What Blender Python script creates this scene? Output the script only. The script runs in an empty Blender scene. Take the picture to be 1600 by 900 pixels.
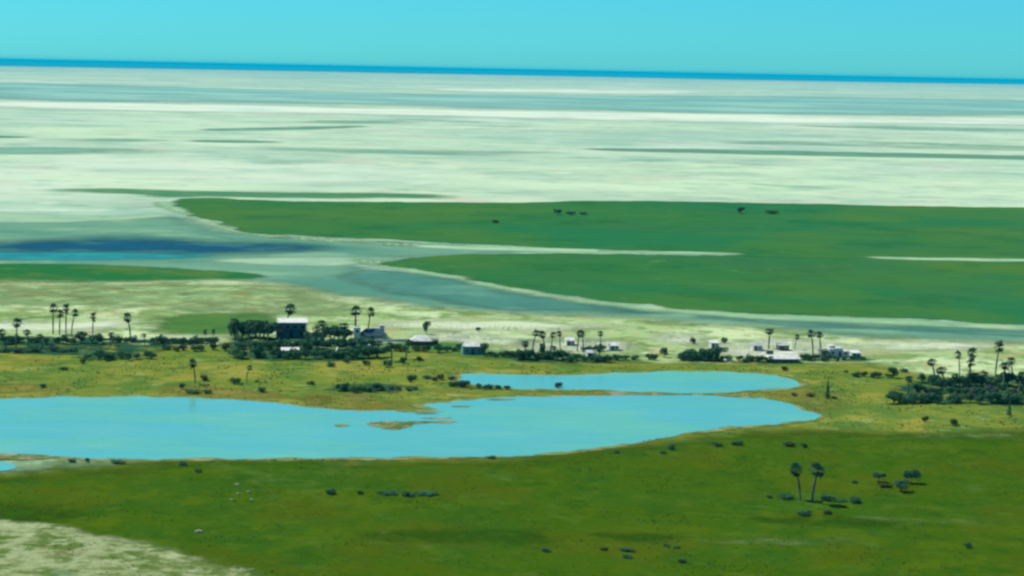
import bpy, bmesh, math, random
import numpy as np
from mathutils import Vector, Matrix, noise as mnoise
R = math.radians
S = bpy.context.scene
C = S.collection
random.seed(7)

# ------------------------------------------------------------------ camera, sky, sun, exposure
H = 100.0                      # the photographer stands on a hill 100 m above the plain
FPX = 3208.0                   # focal length in pixels of the 1600 px wide photograph
PITCH, ROLL = R(6.08), R(1.16)
cam_d = bpy.data.cameras.new('camera'); cam = bpy.data.objects.new('camera', cam_d); C.objects.link(cam)
cam_d.sensor_fit = 'HORIZONTAL'; cam_d.angle = 2 * math.atan(800 / FPX)
cam_d.clip_start = 1.0; cam_d.clip_end = 2.0e6
CM = Matrix.Rotation(R(90) - PITCH, 4, 'X') @ Matrix.Rotation(ROLL, 4, 'Z')
cam.matrix_world = Matrix.Translation((0, 0, H)) @ CM
S.camera = cam
S.view_settings.view_transform = 'Standard'; S.view_settings.look = 'None'
S.view_settings.exposure = 0.22; S.view_settings.gamma = 1.0

SUN_EL, SUN_AZ = 56.0, -68.0   # the sun stands high on the left and a little ahead: sides facing us are shaded
w = bpy.data.worlds.new('World'); S.world = w; w.use_nodes = True
nt = w.node_tree; nt.nodes.clear()
sky = nt.nodes.new('ShaderNodeTexSky'); sky.sky_type = 'NISHITA'; sky.sun_disc = False
sky.sun_elevation = R(SUN_EL); sky.sun_rotation = R(SUN_AZ)
sky.altitude = 1000; sky.air_density = 1.0; sky.dust_density = 0.3; sky.ozone_density = 6.0
tint = nt.nodes.new('ShaderNodeMix'); tint.data_type = 'RGBA'; tint.blend_type = 'MULTIPLY'; tint.inputs[0].default_value = 1
tint.inputs[7].default_value = (0.20, 0.96, 1.17, 1)
bg = nt.nodes.new('ShaderNodeBackground'); bg.inputs[1].default_value = 0.093
wo = nt.nodes.new('ShaderNodeOutputWorld')
nt.links.new(sky.outputs[0], tint.inputs[6]); nt.links.new(tint.outputs[2], bg.inputs[0]); nt.links.new(bg.outputs[0], wo.inputs[0])

sd_ = bpy.data.lights.new('sun', 'SUN'); sd_.energy = 4.6; sd_.angle = R(0.53); sd_.color = (1.0, 0.95, 0.84)
sun = bpy.data.objects.new('sun', sd_); C.objects.link(sun)
az = R(SUN_AZ)
sdir = Vector((math.sin(az) * math.cos(R(SUN_EL)), math.cos(az) * math.cos(R(SUN_EL)), math.sin(R(SUN_EL))))
sun.rotation_euler = sdir.to_track_quat('Z', 'Y').to_euler()
sun.location = (0, 0, 500)

S.render.engine = 'CYCLES'
S.cycles.use_denoising = True
S.cycles.max_bounces = 6; S.cycles.transparent_max_bounces = 24
S.cycles.diffuse_bounces = 2; S.cycles.glossy_bounces = 2; S.cycles.volume_bounces = 0
S.cycles.filter_width = 2.6
HAZE = 2.2e-5
HAZE_COL = (0.0, 0.74, 0.98, 1)
K = 0.68                       # photographed brightness of a sunlit surface -> base colour

# ------------------------------------------------------------------ helpers
M3 = np.array(CM.to_3x3())
def G(px, py):
    """point of the plain seen at (px, py) of the photograph"""
    d = M3 @ np.array([(px - 800) / FPX, -(py - 450) / FPX, -1.0])
    if d[2] > -2.8e-4: d[2] = -2.8e-4
    t = -H / d[2]
    return np.array([d[0] * t, d[1] * t])
def dist(px, py):
    p = G(px, py); return float(math.hypot(p[0], p[1]))
def lin(c):
    return tuple((v / 12.92 if v <= 0.04045 else ((v + 0.055) / 1.055) ** 2.4) for v in [x / 255 for x in c])
def A(r, g, b, k=None):
    k = K if k is None else k
    return tuple(v * k for v in lin((r, g, b))) + (1,)

def tag(o, label=None, cat=None, group=None, kind=None):
    if label: o['label'] = label
    if cat: o['category'] = cat
    if group: o['group'] = group
    if kind: o['kind'] = kind
    return o
def link(name, mesh, parent=None):
    o = bpy.data.objects.new(name, mesh); C.objects.link(o)
    if parent is not None: o.parent = parent
    return o
def empty(name, loc=(0, 0, 0), rz=0.0):
    o = bpy.data.objects.new(name, None); C.objects.link(o)
    o.location = loc; o.rotation_euler = (0, 0, rz); o.empty_display_size = 0.5
    return o

class N:
    """small node-tree builder"""
    def __init__(s, name):
        s.m = bpy.data.materials.new(name); s.m.use_nodes = True
        s.t = s.m.node_tree; s.t.nodes.clear()
        s.out = s.t.nodes.new('ShaderNodeOutputMaterial')
    def n(s, typ, **kw):
        x = s.t.nodes.new(typ)
        for k, v in kw.items(): setattr(x, k, v)
        return x
    def l(s, a, b): s.t.links.new(a, b)
    def math(s, op, a, b=None, c=None, clamp=False):
        x = s.n('ShaderNodeMath', operation=op, use_clamp=clamp)
        for i, v in enumerate((a, b, c)):
            if v is None: continue
            if isinstance(v, (int, float)): x.inputs[i].default_value = v
            else: s.l(v, x.inputs[i])
        return x.outputs[0]
    def pos(s):
        if not hasattr(s, '_p'): s._p = s.n('ShaderNodeNewGeometry').outputs['Position']
        return s._p
    def noise(s, size, detail=4, rough=0.6, off=0.0, stretch=(1, 1, 1)):
        mp = s.n('ShaderNodeMapping'); mp.vector_type = 'POINT'
        mp.inputs['Location'].default_value = (off, off * 1.7, off * 0.3)
        mp.inputs['Scale'].default_value = tuple(k / size for k in stretch)
        s.l(s.pos(), mp.inputs[0])
        x = s.n('ShaderNodeTexNoise'); x.inputs['Scale'].default_value = 1.0
        x.inputs['Detail'].default_value = detail; x.inputs['Roughness'].default_value = rough
        s.l(mp.outputs[0], x.inputs['Vector'])
        return x.outputs[0]
    def step(s, v, lo, hi):
        x = s.n('ShaderNodeMapRange', interpolation_type='SMOOTHSTEP')
        s.l(v, x.inputs[0]); x.inputs[1].default_value = lo; x.inputs[2].default_value = hi
        return x.outputs[0]
    def mix(s, f, a, b, mode='MIX'):
        x = s.n('ShaderNodeMix', data_type='RGBA', blend_type=mode)
        if isinstance(f, (int, float)): x.inputs[0].default_value = f
        else: s.l(f, x.inputs[0])
        for i, v in ((6, a), (7, b)):
            if isinstance(v, tuple): x.inputs[i].default_value = v
            else: s.l(v, x.inputs[i])
        return x.outputs[2]
    def bsdf(s, col, rough=0.95, spec=0.1):
        p = s.n('ShaderNodeBsdfPrincipled')
        if isinstance(col, tuple): p.inputs['Base Color'].default_value = col
        else: s.l(col, p.inputs['Base Color'])
        p.inputs['Roughness'].default_value = rough
        p.inputs['Specular IOR Level'].default_value = spec
        return p

# ------------------------------------------------------------------ ground materials
def ground_mat(name, base, layers, fade=None, amp=0.0, nsize=20.0, cover=None, spec=0.0, rough=0.95, bump=None, shift=0.0):
    """base colour, then layers (colour, feature size in m, low, high, strength); the cover thins out at its edge"""
    b = N(name)
    col = base
    for i, (c, size, lo, hi, st) in enumerate(layers):
        f = b.step(b.noise(size, 5, 0.62, off=3.1 * i + len(name)), lo, hi)
        col = b.mix(b.math('MULTIPLY', f, st), col, c)
    p = b.bsdf(col, rough, spec)
    if bump:
        bn = b.n('ShaderNodeBump'); bn.inputs['Strength'].default_value = bump[1]; bn.inputs['Distance'].default_value = bump[0] * 0.3
        b.l(b.noise(bump[0], 3), bn.inputs['Height']); b.l(bn.outputs[0], p.inputs['Normal'])
    if fade is None:
        b.l(p.outputs[0], b.out.inputs[0]); return b.m
    at = b.n('ShaderNodeAttribute', attribute_name='inside')
    nz = b.math('SUBTRACT', b.noise(nsize, 6, 0.65, off=11.3), 0.5)
    v = b.math('ADD', b.math('MULTIPLY_ADD', nz, amp * 2, at.outputs['Fac']), shift)
    f = b.step(v, -fade, fade)
    if cover:
        size, lo, hi = cover
        f = b.math('MULTIPLY', f, b.step(b.noise(size, 6, 0.65, off=21.7), lo, hi))
    tr = b.n('ShaderNodeBsdfTransparent'); mx = b.n('ShaderNodeMixShader')
    b.l(f, mx.inputs[0]); b.l(tr.outputs[0], mx.inputs[1]); b.l(p.outputs[0], mx.inputs[2])
    b.l(mx.outputs[0], b.out.inputs[0])
    return b.m

def chaikin(P, n=2):
    P = np.array(P, float)
    for _ in range(n):
        Q = np.roll(P, -1, 0)
        P = np.stack([0.75 * P + 0.25 * Q, 0.25 * P + 0.75 * Q], 1).reshape(-1, 2)
    return P
def to_ground(P): return np.array([G(x, y) for x, y in P])
def signed(P, poly):
    """metres inside a polygon (positive) or outside (negative)"""
    a = poly; b = np.roll(poly, -1, 0); out = np.full(len(P), 1e18); ins = np.zeros(len(P), bool)
    for (ax, ay), (bx, by) in zip(a, b):
        dx, dy = bx - ax, by - ay; L = dx * dx + dy * dy + 1e-12
        t = np.clip(((P[:, 0] - ax) * dx + (P[:, 1] - ay) * dy) / L, 0, 1)
        d2 = (P[:, 0] - ax - t * dx) ** 2 + (P[:, 1] - ay - t * dy) ** 2
        out = np.minimum(out, d2)
        c = ((ay > P[:, 1]) != (by > P[:, 1]))
        xi = ax + (P[:, 1] - ay) * dx / (dy if abs(dy) > 1e-12 else 1e-12)
        ins ^= c & (P[:, 0] < xi)
    return np.where(ins, 1, -1) * np.sqrt(out)

def sheet(name, z, polys, mat, margin, res=(150, 60), kind='structure'):
    """one sheet of ground cover over the given outlines, fading out past their edge"""
    V, F, D = [], [], []
    for poly in polys:
        pp = chaikin(poly); gp = to_ground(pp)
        y0, y1 = gp[:, 1].min() - margin, gp[:, 1].max() + margin
        # rows closer together near the viewer, as a terrain mesh should be
        rows = 1 / np.linspace(1 / y0, 1 / y1, res[1])
        # outline extents as bearings, so that near rows are narrow and far rows wide
        u0 = (gp[:, 0] / gp[:, 1]).min() - margin / y0; u1 = (gp[:, 0] / gp[:, 1]).max() + margin / y0
        cols = np.linspace(u0, u1, res[0])
        X = cols[None, :] * rows[:, None]; Y = np.repeat(rows[:, None], res[0], 1)
        P = np.stack([X.ravel(), Y.ravel()], 1)
        sd = signed(P, gp)
        keep = sd > -margin * 1.3
        idx = np.arange(len(P)).reshape(res[1], res[0])
        q = np.stack([idx[:-1, :-1], idx[:-1, 1:], idx[1:, 1:], idx[1:, :-1]], -1).reshape(-1, 4)
        q = q[keep[q].any(1)]
        used = np.unique(q); remap = -np.ones(len(P), int); remap[used] = np.arange(len(used)) + len(V)
        V += [(P[i, 0], P[i, 1], z) for i in used]; D += list(sd[used]); F += [tuple(remap[i] for i in f) for f in q]
    me = bpy.data.meshes.new(name); me.from_pydata(V, [], F)
    at = me.attributes.new('inside', 'FLOAT', 'POINT'); at.data.foreach_set('value', np.array(D, np.float32))
    me.materials.append(mat)
    o = link(name, me); tag(o, kind=kind)
    return o

def ragged(poly, amp, size, n=3, step=2.0, seed=0.0):
    """an outline with the small coves and points of a real shore"""
    gp = to_ground(chaikin(poly, n)); out = []
    for a, b in zip(gp, np.roll(gp, -1, 0)):
        m = max(1, int(np.hypot(*(b - a)) / step))
        for i in range(m): out.append(a + (b - a) * i / m)
    res = []
    for p in out:
        d = Vector((0, 0))
        for k in range(4):
            s = size / 2 ** k
            v = mnoise.noise_vector(Vector((p[0] / s, p[1] / s, seed + k)))
            d += Vector((v.x, v.y)) * amp / 1.7 ** k
        res.append((p[0] + d.x, p[1] + d.y))
    return res
def flat(name, outlines, z, mat):
    bm = bmesh.new()
    for o in outlines:
        es = []; vs = [bm.verts.new((x, y, z)) for x, y in o]
        for a, b in zip(vs, vs[1:] + vs[:1]): es.append(bm.edges.new((a, b)))
        bmesh.ops.triangle_fill(bm, use_beauty=True, use_dissolve=False, edges=es, normal=(0, 0, 1))
    for f in bm.faces:
        f.normal_update()
        if f.normal.z < 0: f.normal_flip()
    me = bpy.data.meshes.new(name); bm.to_mesh(me); bm.free(); me.materials.append(mat)
    return tag(link(name, me), kind='structure')

# ------------------------------------------------------------------ the plain
def polar(name, r0, r1, z, mat, rings=60, sect=120):
    rs = np.concatenate([[0.0] if r0 == 0 else [], np.geomspace(max(r0, 40), r1, rings)])
    V, F = [], []
    for r in rs:
        for k in range(sect):
            a = 2 * math.pi * k / sect; V.append((r * math.cos(a), r * math.sin(a), z))
    for i in range(len(rs) - 1):
        for k in range(sect):
            F.append((i * sect + k, (i + 1) * sect + k, (i + 1) * sect + (k + 1) % sect, i * sect + (k + 1) % sect))
    me = bpy.data.meshes.new(name); me.from_pydata(V, [], F); me.materials.append(mat); me.validate()
    return tag(link(name, me), kind='structure')

pan_mat = ground_mat('salt_pan', A(214, 238, 194), [
    (A(164, 202, 178), 900, 0.42, 0.60, 0.75), (A(180, 208, 178), 240, 0.46, 0.62, 0.75), (A(150, 190, 164), 90, 0.52, 0.62, 0.45),
    (A(226, 242, 210), 480, 0.50, 0.64, 0.75), (A(158, 202, 176), 2600, 0.46, 0.64, 0.65), (A(212, 208, 184), 150, 0.55, 0.68, 0.6),
    (A(126, 174, 148), 330, 0.58, 0.68, 0.65), (A(232, 244, 214), 60, 0.56, 0.68, 0.5), (A(140, 186, 160), 42, 0.56, 0.66, 0.4)])
polar('ground', 0, 3.8e5, 0.0, pan_mat)

# far water: from the end of the pan to the horizon
edge = [(-160, 100.5), (200, 106.5), (500, 112), (800, 117.5), (1100, 123.5), (1400, 129), (1760, 134)]
near = [G(x, y) for x, y in edge]
V, F = [], []
for i, p in enumerate(near):
    u = p / np.hypot(*p)
    for k, r in enumerate([np.hypot(*p), 60e3, 120e3, 3.7e5]): V.append((u[0] * r, u[1] * r, 1.2))
for i in range(len(near) - 1):
    for k in range(3): F.append((i * 4 + k, (i + 1) * 4 + k, (i + 1) * 4 + k + 1, i * 4 + k + 1))
me = bpy.data.meshes.new('sea'); me.from_pydata(V, [], F)
me.materials.append(ground_mat('sea', (0.03, 0.26, 0.32, 1), [((0.01, 0.20, 0.27, 1), 5000, 0.4, 0.6, 0.6)], spec=0.0))
tag(link('sea', me), kind='structure')

# pan features, far to near
sheet('mudflat', 0.30, [
    [(-120, 126), (300, 136), (700, 150), (900, 150), (1300, 152), (1750, 160), (1750, 178), (1300, 180), (850, 172), (500, 160), (-120, 155)]],
    ground_mat('far_mud', A(138, 190, 172), [(A(170, 215, 192), 500, 0.42, 0.62, 0.9), (A(122, 178, 168), 1500, 0.5, 0.7, 0.7)], fade=260, amp=700, nsize=1600), 900)
sheet('salt_flat', 0.34, [
    [(-120, 155), (300, 164), (700, 171), (1000, 176), (1300, 181), (1750, 186), (1750, 197), (1300, 192), (1000, 188), (700, 182), (300, 174), (-120, 166)],
    [(640, 137), (900, 139), (1160, 143), (1000, 148), (720, 143)]],
    ground_mat('salt_crust', A(238, 250, 220), [(A(205, 236, 208), 260, 0.48, 0.66, 0.8)], fade=150, amp=420, nsize=700, cover=(420, 0.2, 0.5)), 560)
sheet('reed_flat', 0.20, [
    [(925, 232), (1100, 233), (1350, 238), (1600, 243), (1750, 246), (1750, 251), (1500, 247), (1300, 244), (1100, 239), (940, 235)],
    [(312, 202), (400, 200.5), (480, 198), (565, 196), (560, 199), (450, 203), (330, 205)],
    [(300, 219), (380, 219.5), (445, 222), (380, 224), (310, 222)],
    [(-60, 211), (45, 213), (40, 216), (-60, 215.5)]],
    ground_mat('reed_streak', A(108, 158, 128), [(A(140, 190, 155), 160, 0.5, 0.7, 0.8)], fade=22, amp=60, nsize=220), 90)
sheet('damp_flat', 0.17, [
    [(1120, 221), (1300, 220), (1450, 223), (1600, 229), (1750, 234), (1600, 236), (1400, 229), (1200, 226)],
    [(1250, 196), (1500, 199), (1750, 204), (1500, 205), (1300, 200)],
    [(-60, 216), (200, 217), (260, 220), (140, 223), (-60, 221)], [(300, 234), (520, 231), (700, 236), (900, 238), (600, 241)],
    [(-60, 232), (150, 230), (260, 236), (60, 241), (-60, 240)], [(430, 190), (640, 186), (760, 191), (560, 194)]],
    ground_mat('damp', A(136, 188, 160), [(A(170, 212, 180), 200, 0.5, 0.7, 0.7)], fade=50, amp=120, nsize=300, cover=(260, 0.3, 0.6)), 150)

field_layers = [(A(64, 116, 70), 90, 0.54, 0.62, 0.6), (A(118, 160, 100), 12, 0.62, 0.72, 0.5), (A(38, 98, 56), 34, 0.56, 0.66, 0.5), (A(40, 122, 76), 260, 0.47, 0.62, 0.7), (A(78, 128, 56), 150, 0.48, 0.62, 0.7), (A(90, 130, 54), 700, 0.48, 0.60, 0.65), (A(38, 106, 56), 60, 0.54, 0.66, 0.5), (A(76, 130, 66), 18, 0.5, 0.7, 0.4)]
sheet('sandbank', 0.06, [
    [(238, 316), (262, 314), (275, 322), (305, 335), (340, 349), (370, 359), (420, 366), (560, 374), (700, 381), (830, 386), (1000, 391), (1160, 395.5),
     (1160, 399.5), (1000, 397), (830, 395), (700, 388), (560, 380), (420, 372), (370, 366), (340, 356), (300, 342), (268, 329)],
    [(560, 404), (600, 408), (650, 420), (720, 431), (800, 448), (880, 462), (950, 470), (1050, 481), (1200, 492), (1350, 498), (1450, 503), (1750, 515),
     (1750, 521), (1450, 510), (1350, 505), (1200, 499), (1050, 489), (950, 478), (880, 469), (800, 456), (720, 438), (650, 427), (600, 418), (560, 413)],
    [(1370, 402), (1560, 404), (1750, 406), (1750, 411), (1560, 409), (1400, 406)]],
    ground_mat('sand_rim', A(150, 194, 146), [(A(188, 216, 166), 22, 0.45, 0.65, 0.8), (A(110, 160, 120), 35, 0.54, 0.7, 0.7)], fade=6, amp=12, nsize=34), 25, res=(320, 110))
sheet('shore', 0.03, [
    [(-120, 348), (120, 345), (300, 336), (350, 360), (430, 368), (560, 377), (700, 388), (830, 392), (800, 397), (700, 401), (600, 410), (560, 414), (650, 427),
     (800, 457), (950, 478), (1200, 500), (1600, 516), (1750, 520), (2500, 552), (2500, 570), (1750, 538), (1450, 529), (1300, 520), (1150, 505), (950, 496), (800, 490), (700, 485), (560, 470), (450, 455), (390, 440), (-120, 415)]],
    ground_mat('mud', A(118, 168, 136), [(A(88, 146, 124), 120, 0.42, 0.6, 0.8), (A(150, 192, 150), 70, 0.52, 0.66, 0.7), (A(80, 134, 122), 30, 0.55, 0.75, 0.4)], fade=18, amp=45, nsize=120), 60, res=(240, 90))
sheet('tidal_channel', 0.045, [
    [(565, 420), (650, 428), (800, 457), (950, 477), (1060, 490), (950, 491), (800, 484), (650, 464), (580, 447), (530, 430)],
    [(1050, 490), (1250, 503), (1500, 516), (1750, 525), (1750, 530), (1450, 521), (1250, 511)]],
    ground_mat('wet_mud', A(84, 142, 124), [(A(112, 164, 136), 60, 0.46, 0.64, 0.8), (A(70, 124, 112), 25, 0.5, 0.7, 0.5)], fade=9, amp=22, nsize=50), 34, res=(200, 70))
sheet('sand_tongue', 0.048, [[(320, 407), (450, 402), (560, 402), (600, 411), (520, 416), (420, 414)], [(-60, 330), (120, 338), (300, 334), (200, 345), (-60, 350)]],
    ground_mat('tongue', A(172, 206, 166), [(A(140, 186, 158), 40, 0.45, 0.65, 0.7)], fade=8, amp=16, nsize=50), 25)
creek_m = ground_mat('creek_deep', A(34, 94, 120), [(A(74, 134, 130), 60, 0.44, 0.58, 0.8)], fade=34, amp=46, nsize=130, rough=0.6)
sheet('creek_water', 0.060, [[(-120, 377), (60, 374), (180, 373), (300, 378), (400, 382), (500, 386), (440, 390), (360, 393), (250, 396), (120, 396), (-120, 396)]], creek_m, 75, res=(160, 60))
sheet('creek_shallows', 0.066, [[(-120, 394), (100, 395), (250, 395.5), (345, 399), (280, 404), (150, 406), (0, 406), (-120, 407)]],
    ground_mat('creek_shallow', A(54, 160, 158), [(A(48, 132, 142), 40, 0.45, 0.65, 0.8)], fade=10, amp=16, nsize=60, rough=0.6), 18, res=(160, 50))
sheet('marsh', 0.070, [
    [(-120, 412), (100, 413), (260, 418), (400, 428), (414, 434), (300, 439), (180, 441), (-120, 443)]],
    ground_mat('marsh_green', A(46, 120, 62), [(A(92, 128, 62), 40, 0.48, 0.62, 0.8), (A(120, 160, 100), 18, 0.6, 0.75, 0.5)], fade=6, amp=12, nsize=30), 24, res=(180, 60))
sheet('reed_strip', 0.075, [
    [(80, 296), (180, 294), (280, 298), (400, 301), (560, 302), (720, 307), (560, 309), (420, 307), (330, 306), (270, 309), (180, 302), (120, 298.5)]],
    ground_mat('strip_green', A(84, 146, 98), [(A(120, 170, 120), 90, 0.5, 0.7, 0.7)], fade=22, amp=40, nsize=120), 70)
field_m = ground_mat('field', A(56, 122, 64), field_layers, fade=4, amp=20, nsize=46)
sheet('grass_field', 0.12, [
    [(262, 318), (285, 309), (340, 308.5), (370, 312), (500, 315), (650, 316), (800, 316.5), (860, 316), (920, 313), (1000, 314), (1200, 317.5), (1400, 322), (1750, 326), (2500, 336), (2500, 420), (1750, 405), (1550, 404.5), (1380, 403), (1340, 405), (1190, 403),
     (1150, 397), (1000, 391), (900, 388), (830, 386), (700, 380), (560, 373), (420, 366), (370, 360), (335, 347), (305, 333)]],
    field_m, 34, res=(520, 110))
sheet('grass_field', 0.105, [
    [(585, 411), (640, 403), (720, 398), (830, 396), (960, 397.5), (1150, 399), (1200, 398), (1340, 400), (1380, 405), (1550, 408), (1750, 410), (2500, 424), (2500, 550), (1750, 513), (1600, 507), (1450, 502), (1350, 497), (1200, 491),
     (1050, 481), (950, 470), (880, 461), (800, 448), (720, 431), (650, 420), (610, 414)]],
    field_m, 34, res=(520, 110))
sheet('salt_line', 0.14, [[(640, 382), (760, 385), (880, 388.5), (985, 392), (880, 393.5), (760, 392), (660, 388)], [(985, 391.5), (1150, 396), (1160, 398), (985, 394.5)], [(1345, 401.5), (1400, 402.5), (1560, 404.5), (1750, 406), (1750, 410), (1560, 408.5), (1400, 406)]],
    ground_mat('line_sand', A(176, 216, 170), [(A(120, 176, 130), 25, 0.5, 0.7, 0.6)], fade=6, amp=8, nsize=40), 18)

# ------------------------------------------------------------------ the near plain
sheet('plain', 0.16, [
    [(-140, 441), (200, 443), (412, 437), (460, 453), (560, 470), (700, 484), (820, 493), (950, 497), (1150, 508), (1300, 523), (1450, 532), (1750, 543), (2900, 720), (2900, 1700), (-1400, 1700), (-1400, 560)]],
    ground_mat('scrub_plain', A(178, 204, 138), [(A(128, 158, 88), 26, 0.46, 0.56, 0.85), (A(216, 234, 176), 34, 0.5, 0.6, 0.9), (A(98, 136, 72), 12, 0.54, 0.64, 0.7), (A(186, 178, 122), 18, 0.54, 0.64, 0.65), (A(64, 100, 52), 4.5, 0.58, 0.68, 0.75), (A(224, 232, 190), 8, 0.6, 0.7, 0.6)],
               fade=14, amp=26, nsize=60), 45, res=(420, 220))
sheet('damp_ground', 0.18, [[(-120, 447), (200, 447), (430, 444), (520, 468), (560, 488), (420, 492), (200, 478), (-120, 476)]],
    ground_mat('dull_scrub', A(138, 168, 110), [(A(176, 202, 136), 24, 0.48, 0.58, 0.8), (A(138, 144, 84), 18, 0.52, 0.62, 0.75), (A(98, 138, 88), 12, 0.56, 0.66, 0.7), (A(82, 118, 62), 5, 0.58, 0.68, 0.6)], fade=12, amp=22, nsize=40, cover=(40, 0.34, 0.56)), 36)
sheet('scrub', 0.20, [[(225, 508), (260, 496), (330, 490), (420, 489), (432, 505), (410, 521), (300, 522), (240, 518)], [(560, 540), (690, 532), (760, 545), (800, 560), (1000, 562), (1000, 575), (800, 574), (640, 560)]],
    ground_mat('scrub_green', A(88, 132, 62), [(A(66, 118, 58), 20, 0.46, 0.62, 0.8), (A(120, 150, 70), 14, 0.55, 0.7, 0.6)], fade=8, amp=14, nsize=30), 26)
sheet('undergrowth', 0.32, [
    [(-100, 527), (60, 526), (165, 530), (250, 532), (345, 531), (345, 540), (250, 540), (250, 562), (130, 564), (110, 553), (-100, 556)], [(356, 522), (420, 522), (490, 534), (560, 538), (600, 545), (600, 562), (480, 566), (360, 563)],
    [(800, 552), (880, 551), (960, 557), (960, 568), (880, 567), (802, 565)], [(1060, 553), (1125, 552), (1125, 566), (1064, 566)], [(1156, 560), (1210, 560), (1355, 559), (1360, 565), (1250, 567), (1160, 569)],
    [(1390, 606), (1440, 594), (1620, 588), (1750, 590), (1750, 634), (1500, 634), (1384, 630)], [(522, 602), (600, 601), (655, 606), (650, 613), (526, 615)], [(698, 601), (740, 600), (796, 605), (796, 610), (702, 608)]],
    ground_mat('undergrowth', A(52, 96, 66), [(A(34, 80, 56), 7, 0.44, 0.58, 0.9), (A(84, 124, 84), 10, 0.54, 0.66, 0.8), (A(110, 140, 74), 12, 0.6, 0.7, 0.7)], fade=3, amp=8, nsize=12, cover=(8, 0.38, 0.58)), 10, res=(200, 70))
sheet('sand', 0.22, [
    [(-100, 506), (100, 505), (190, 500), (200, 514), (120, 519), (-100, 516)], [(815, 531), (900, 527), (960, 532), (1010, 541), (960, 550), (880, 548), (820, 546)],
    [(1100, 541), (1200, 533), (1300, 533), (1350, 551), (1310, 560), (1200, 557), (1115, 553)], [(640, 524), (760, 520), (830, 532), (800, 543), (690, 534)],
    [(560, 510), (700, 500), (860, 503), (1000, 512), (860, 516), (640, 516)], [(200, 529), (300, 526), (360, 530), (300, 533), (220, 533)],
    [(1000, 525), (1080, 520), (1120, 530), (1060, 538)], [(1350, 535), (1450, 533), (1560, 540), (1480, 548), (1380, 548)]],
    ground_mat('pale_sand', A(218, 232, 186), [(A(240, 242, 222), 22, 0.5, 0.66, 0.8), (A(170, 194, 130), 16, 0.52, 0.68, 0.6)], fade=9, amp=18, nsize=26, cover=(30, 0.16, 0.36)), 28)
sheet('grass_plain', 0.24, [
    [(-140, 537), (160, 540), (340, 541), (600, 548), (700, 552), (800, 566), (1000, 569), (1150, 567), (1300, 567), (1370, 573), (1440, 588), (1560, 604), (1750, 612), (2900, 720), (2900, 1700), (-1400, 1700), (-1400, 560)]],
    ground_mat('olive_plain', A(124, 142, 54), [(A(92, 128, 54), 14, 0.46, 0.58, 0.85), (A(162, 158, 66), 20, 0.49, 0.60, 0.8), (A(156, 176, 104), 10, 0.57, 0.68, 0.65), (A(72, 116, 52), 9, 0.52, 0.66, 0.6), (A(128, 122, 50), 20, 0.58, 0.68, 0.6), (A(70, 104, 40), 2.2, 0.52, 0.72, 0.4)],
               fade=7, amp=14, nsize=26), 26, res=(460, 220))
sheet('dry_grass', 0.26, [
    [(470, 620), (560, 618), (640, 627), (645, 638), (560, 642), (495, 638)], [(800, 611), (900, 611), (965, 612), (960, 618), (880, 618), (800, 619)],
    [(1180, 608), (1260, 603), (1330, 625), (1290, 645), (1240, 632)], [(-60, 600), (80, 600), (120, 612), (-60, 618)], [(240, 600), (440, 614), (420, 626), (280, 621)]],
    ground_mat('ochre_grass', A(142, 136, 62), [(A(118, 134, 56), 8, 0.42, 0.6, 0.9), (A(150, 140, 88), 6, 0.56, 0.68, 0.7)], fade=4, amp=9, nsize=16, cover=(14, 0.32, 0.62)), 16)
sheet('meadow', 0.28, [
    [(-140, 741), (60, 740), (140, 732), (240, 728), (400, 722), (700, 722), (860, 717), (960, 706), (1040, 694), (1130, 682), (1240, 671), (1330, 676), (1420, 680), (1750, 676), (2900, 690), (2900, 1700), (-1400, 1700), (-1400, 700)]],
    ground_mat('meadow_green', A(70, 103, 12), [(A(58, 101, 24), 34, 0.46, 0.60, 0.65), (A(90, 114, 14), 18, 0.5, 0.62, 0.7), (A(46, 90, 18), 7, 0.5, 0.64, 0.55), (A(94, 124, 52), 12, 0.58, 0.7, 0.5), (A(84, 100, 14), 30, 0.50, 0.62, 0.7), (A(90, 118, 34), 5, 0.54, 0.66, 0.5), (A(40, 84, 16), 1.5, 0.48, 0.7, 0.45), (A(96, 118, 40), 3.4, 0.58, 0.74, 0.4)],
               fade=13, amp=20, nsize=24, bump=(0.8, 0.7)), 34, res=(520, 200))
sheet('pale_grass', 0.30, [
    [(440, 847), (520, 841), (530, 846), (470, 851)], [(515, 834), (600, 831), (610, 836), (530, 839)], [(600, 852), (750, 855), (900, 850), (1060, 845), (1065, 850), (900, 857), (750, 861), (620, 857)],
    [(1080, 843), (1200, 843), (1340, 841), (1345, 850), (1220, 856), (1100, 852)], [(405, 764), (424, 770), (437, 782), (428, 796), (416, 790), (426, 781)],
    [(1300, 806), (1480, 814), (1700, 812), (1700, 820), (1450, 822)], [(300, 822), (318, 826), (322, 836), (304, 836)], [(1400, 680), (1560, 672), (1700, 670), (1700, 682), (1480, 690)], [(640, 735), (700, 735), (690, 740), (650, 740)]],
    ground_mat('pale_grass', A(124, 152, 82), [(A(96, 130, 48), 5, 0.45, 0.62, 0.8)], fade=1.6, amp=4, nsize=8, cover=(9, 0.42, 0.8)), 7)
sheet('deep_grass', 0.295, [
    [(560, 836), (750, 832), (950, 836), (1060, 842), (900, 848), (720, 850), (600, 845)], [(-60, 792), (80, 794), (130, 806), (60, 816), (-60, 812)], [(1180, 810), (1300, 812), (1420, 818), (1300, 826), (1200, 820)]],
    ground_mat('deep_green', A(56, 94, 16), [(A(62, 102, 20), 6, 0.45, 0.62, 0.8)], fade=6, amp=10, nsize=14, cover=(10, 0.3, 0.66)), 12)
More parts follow.
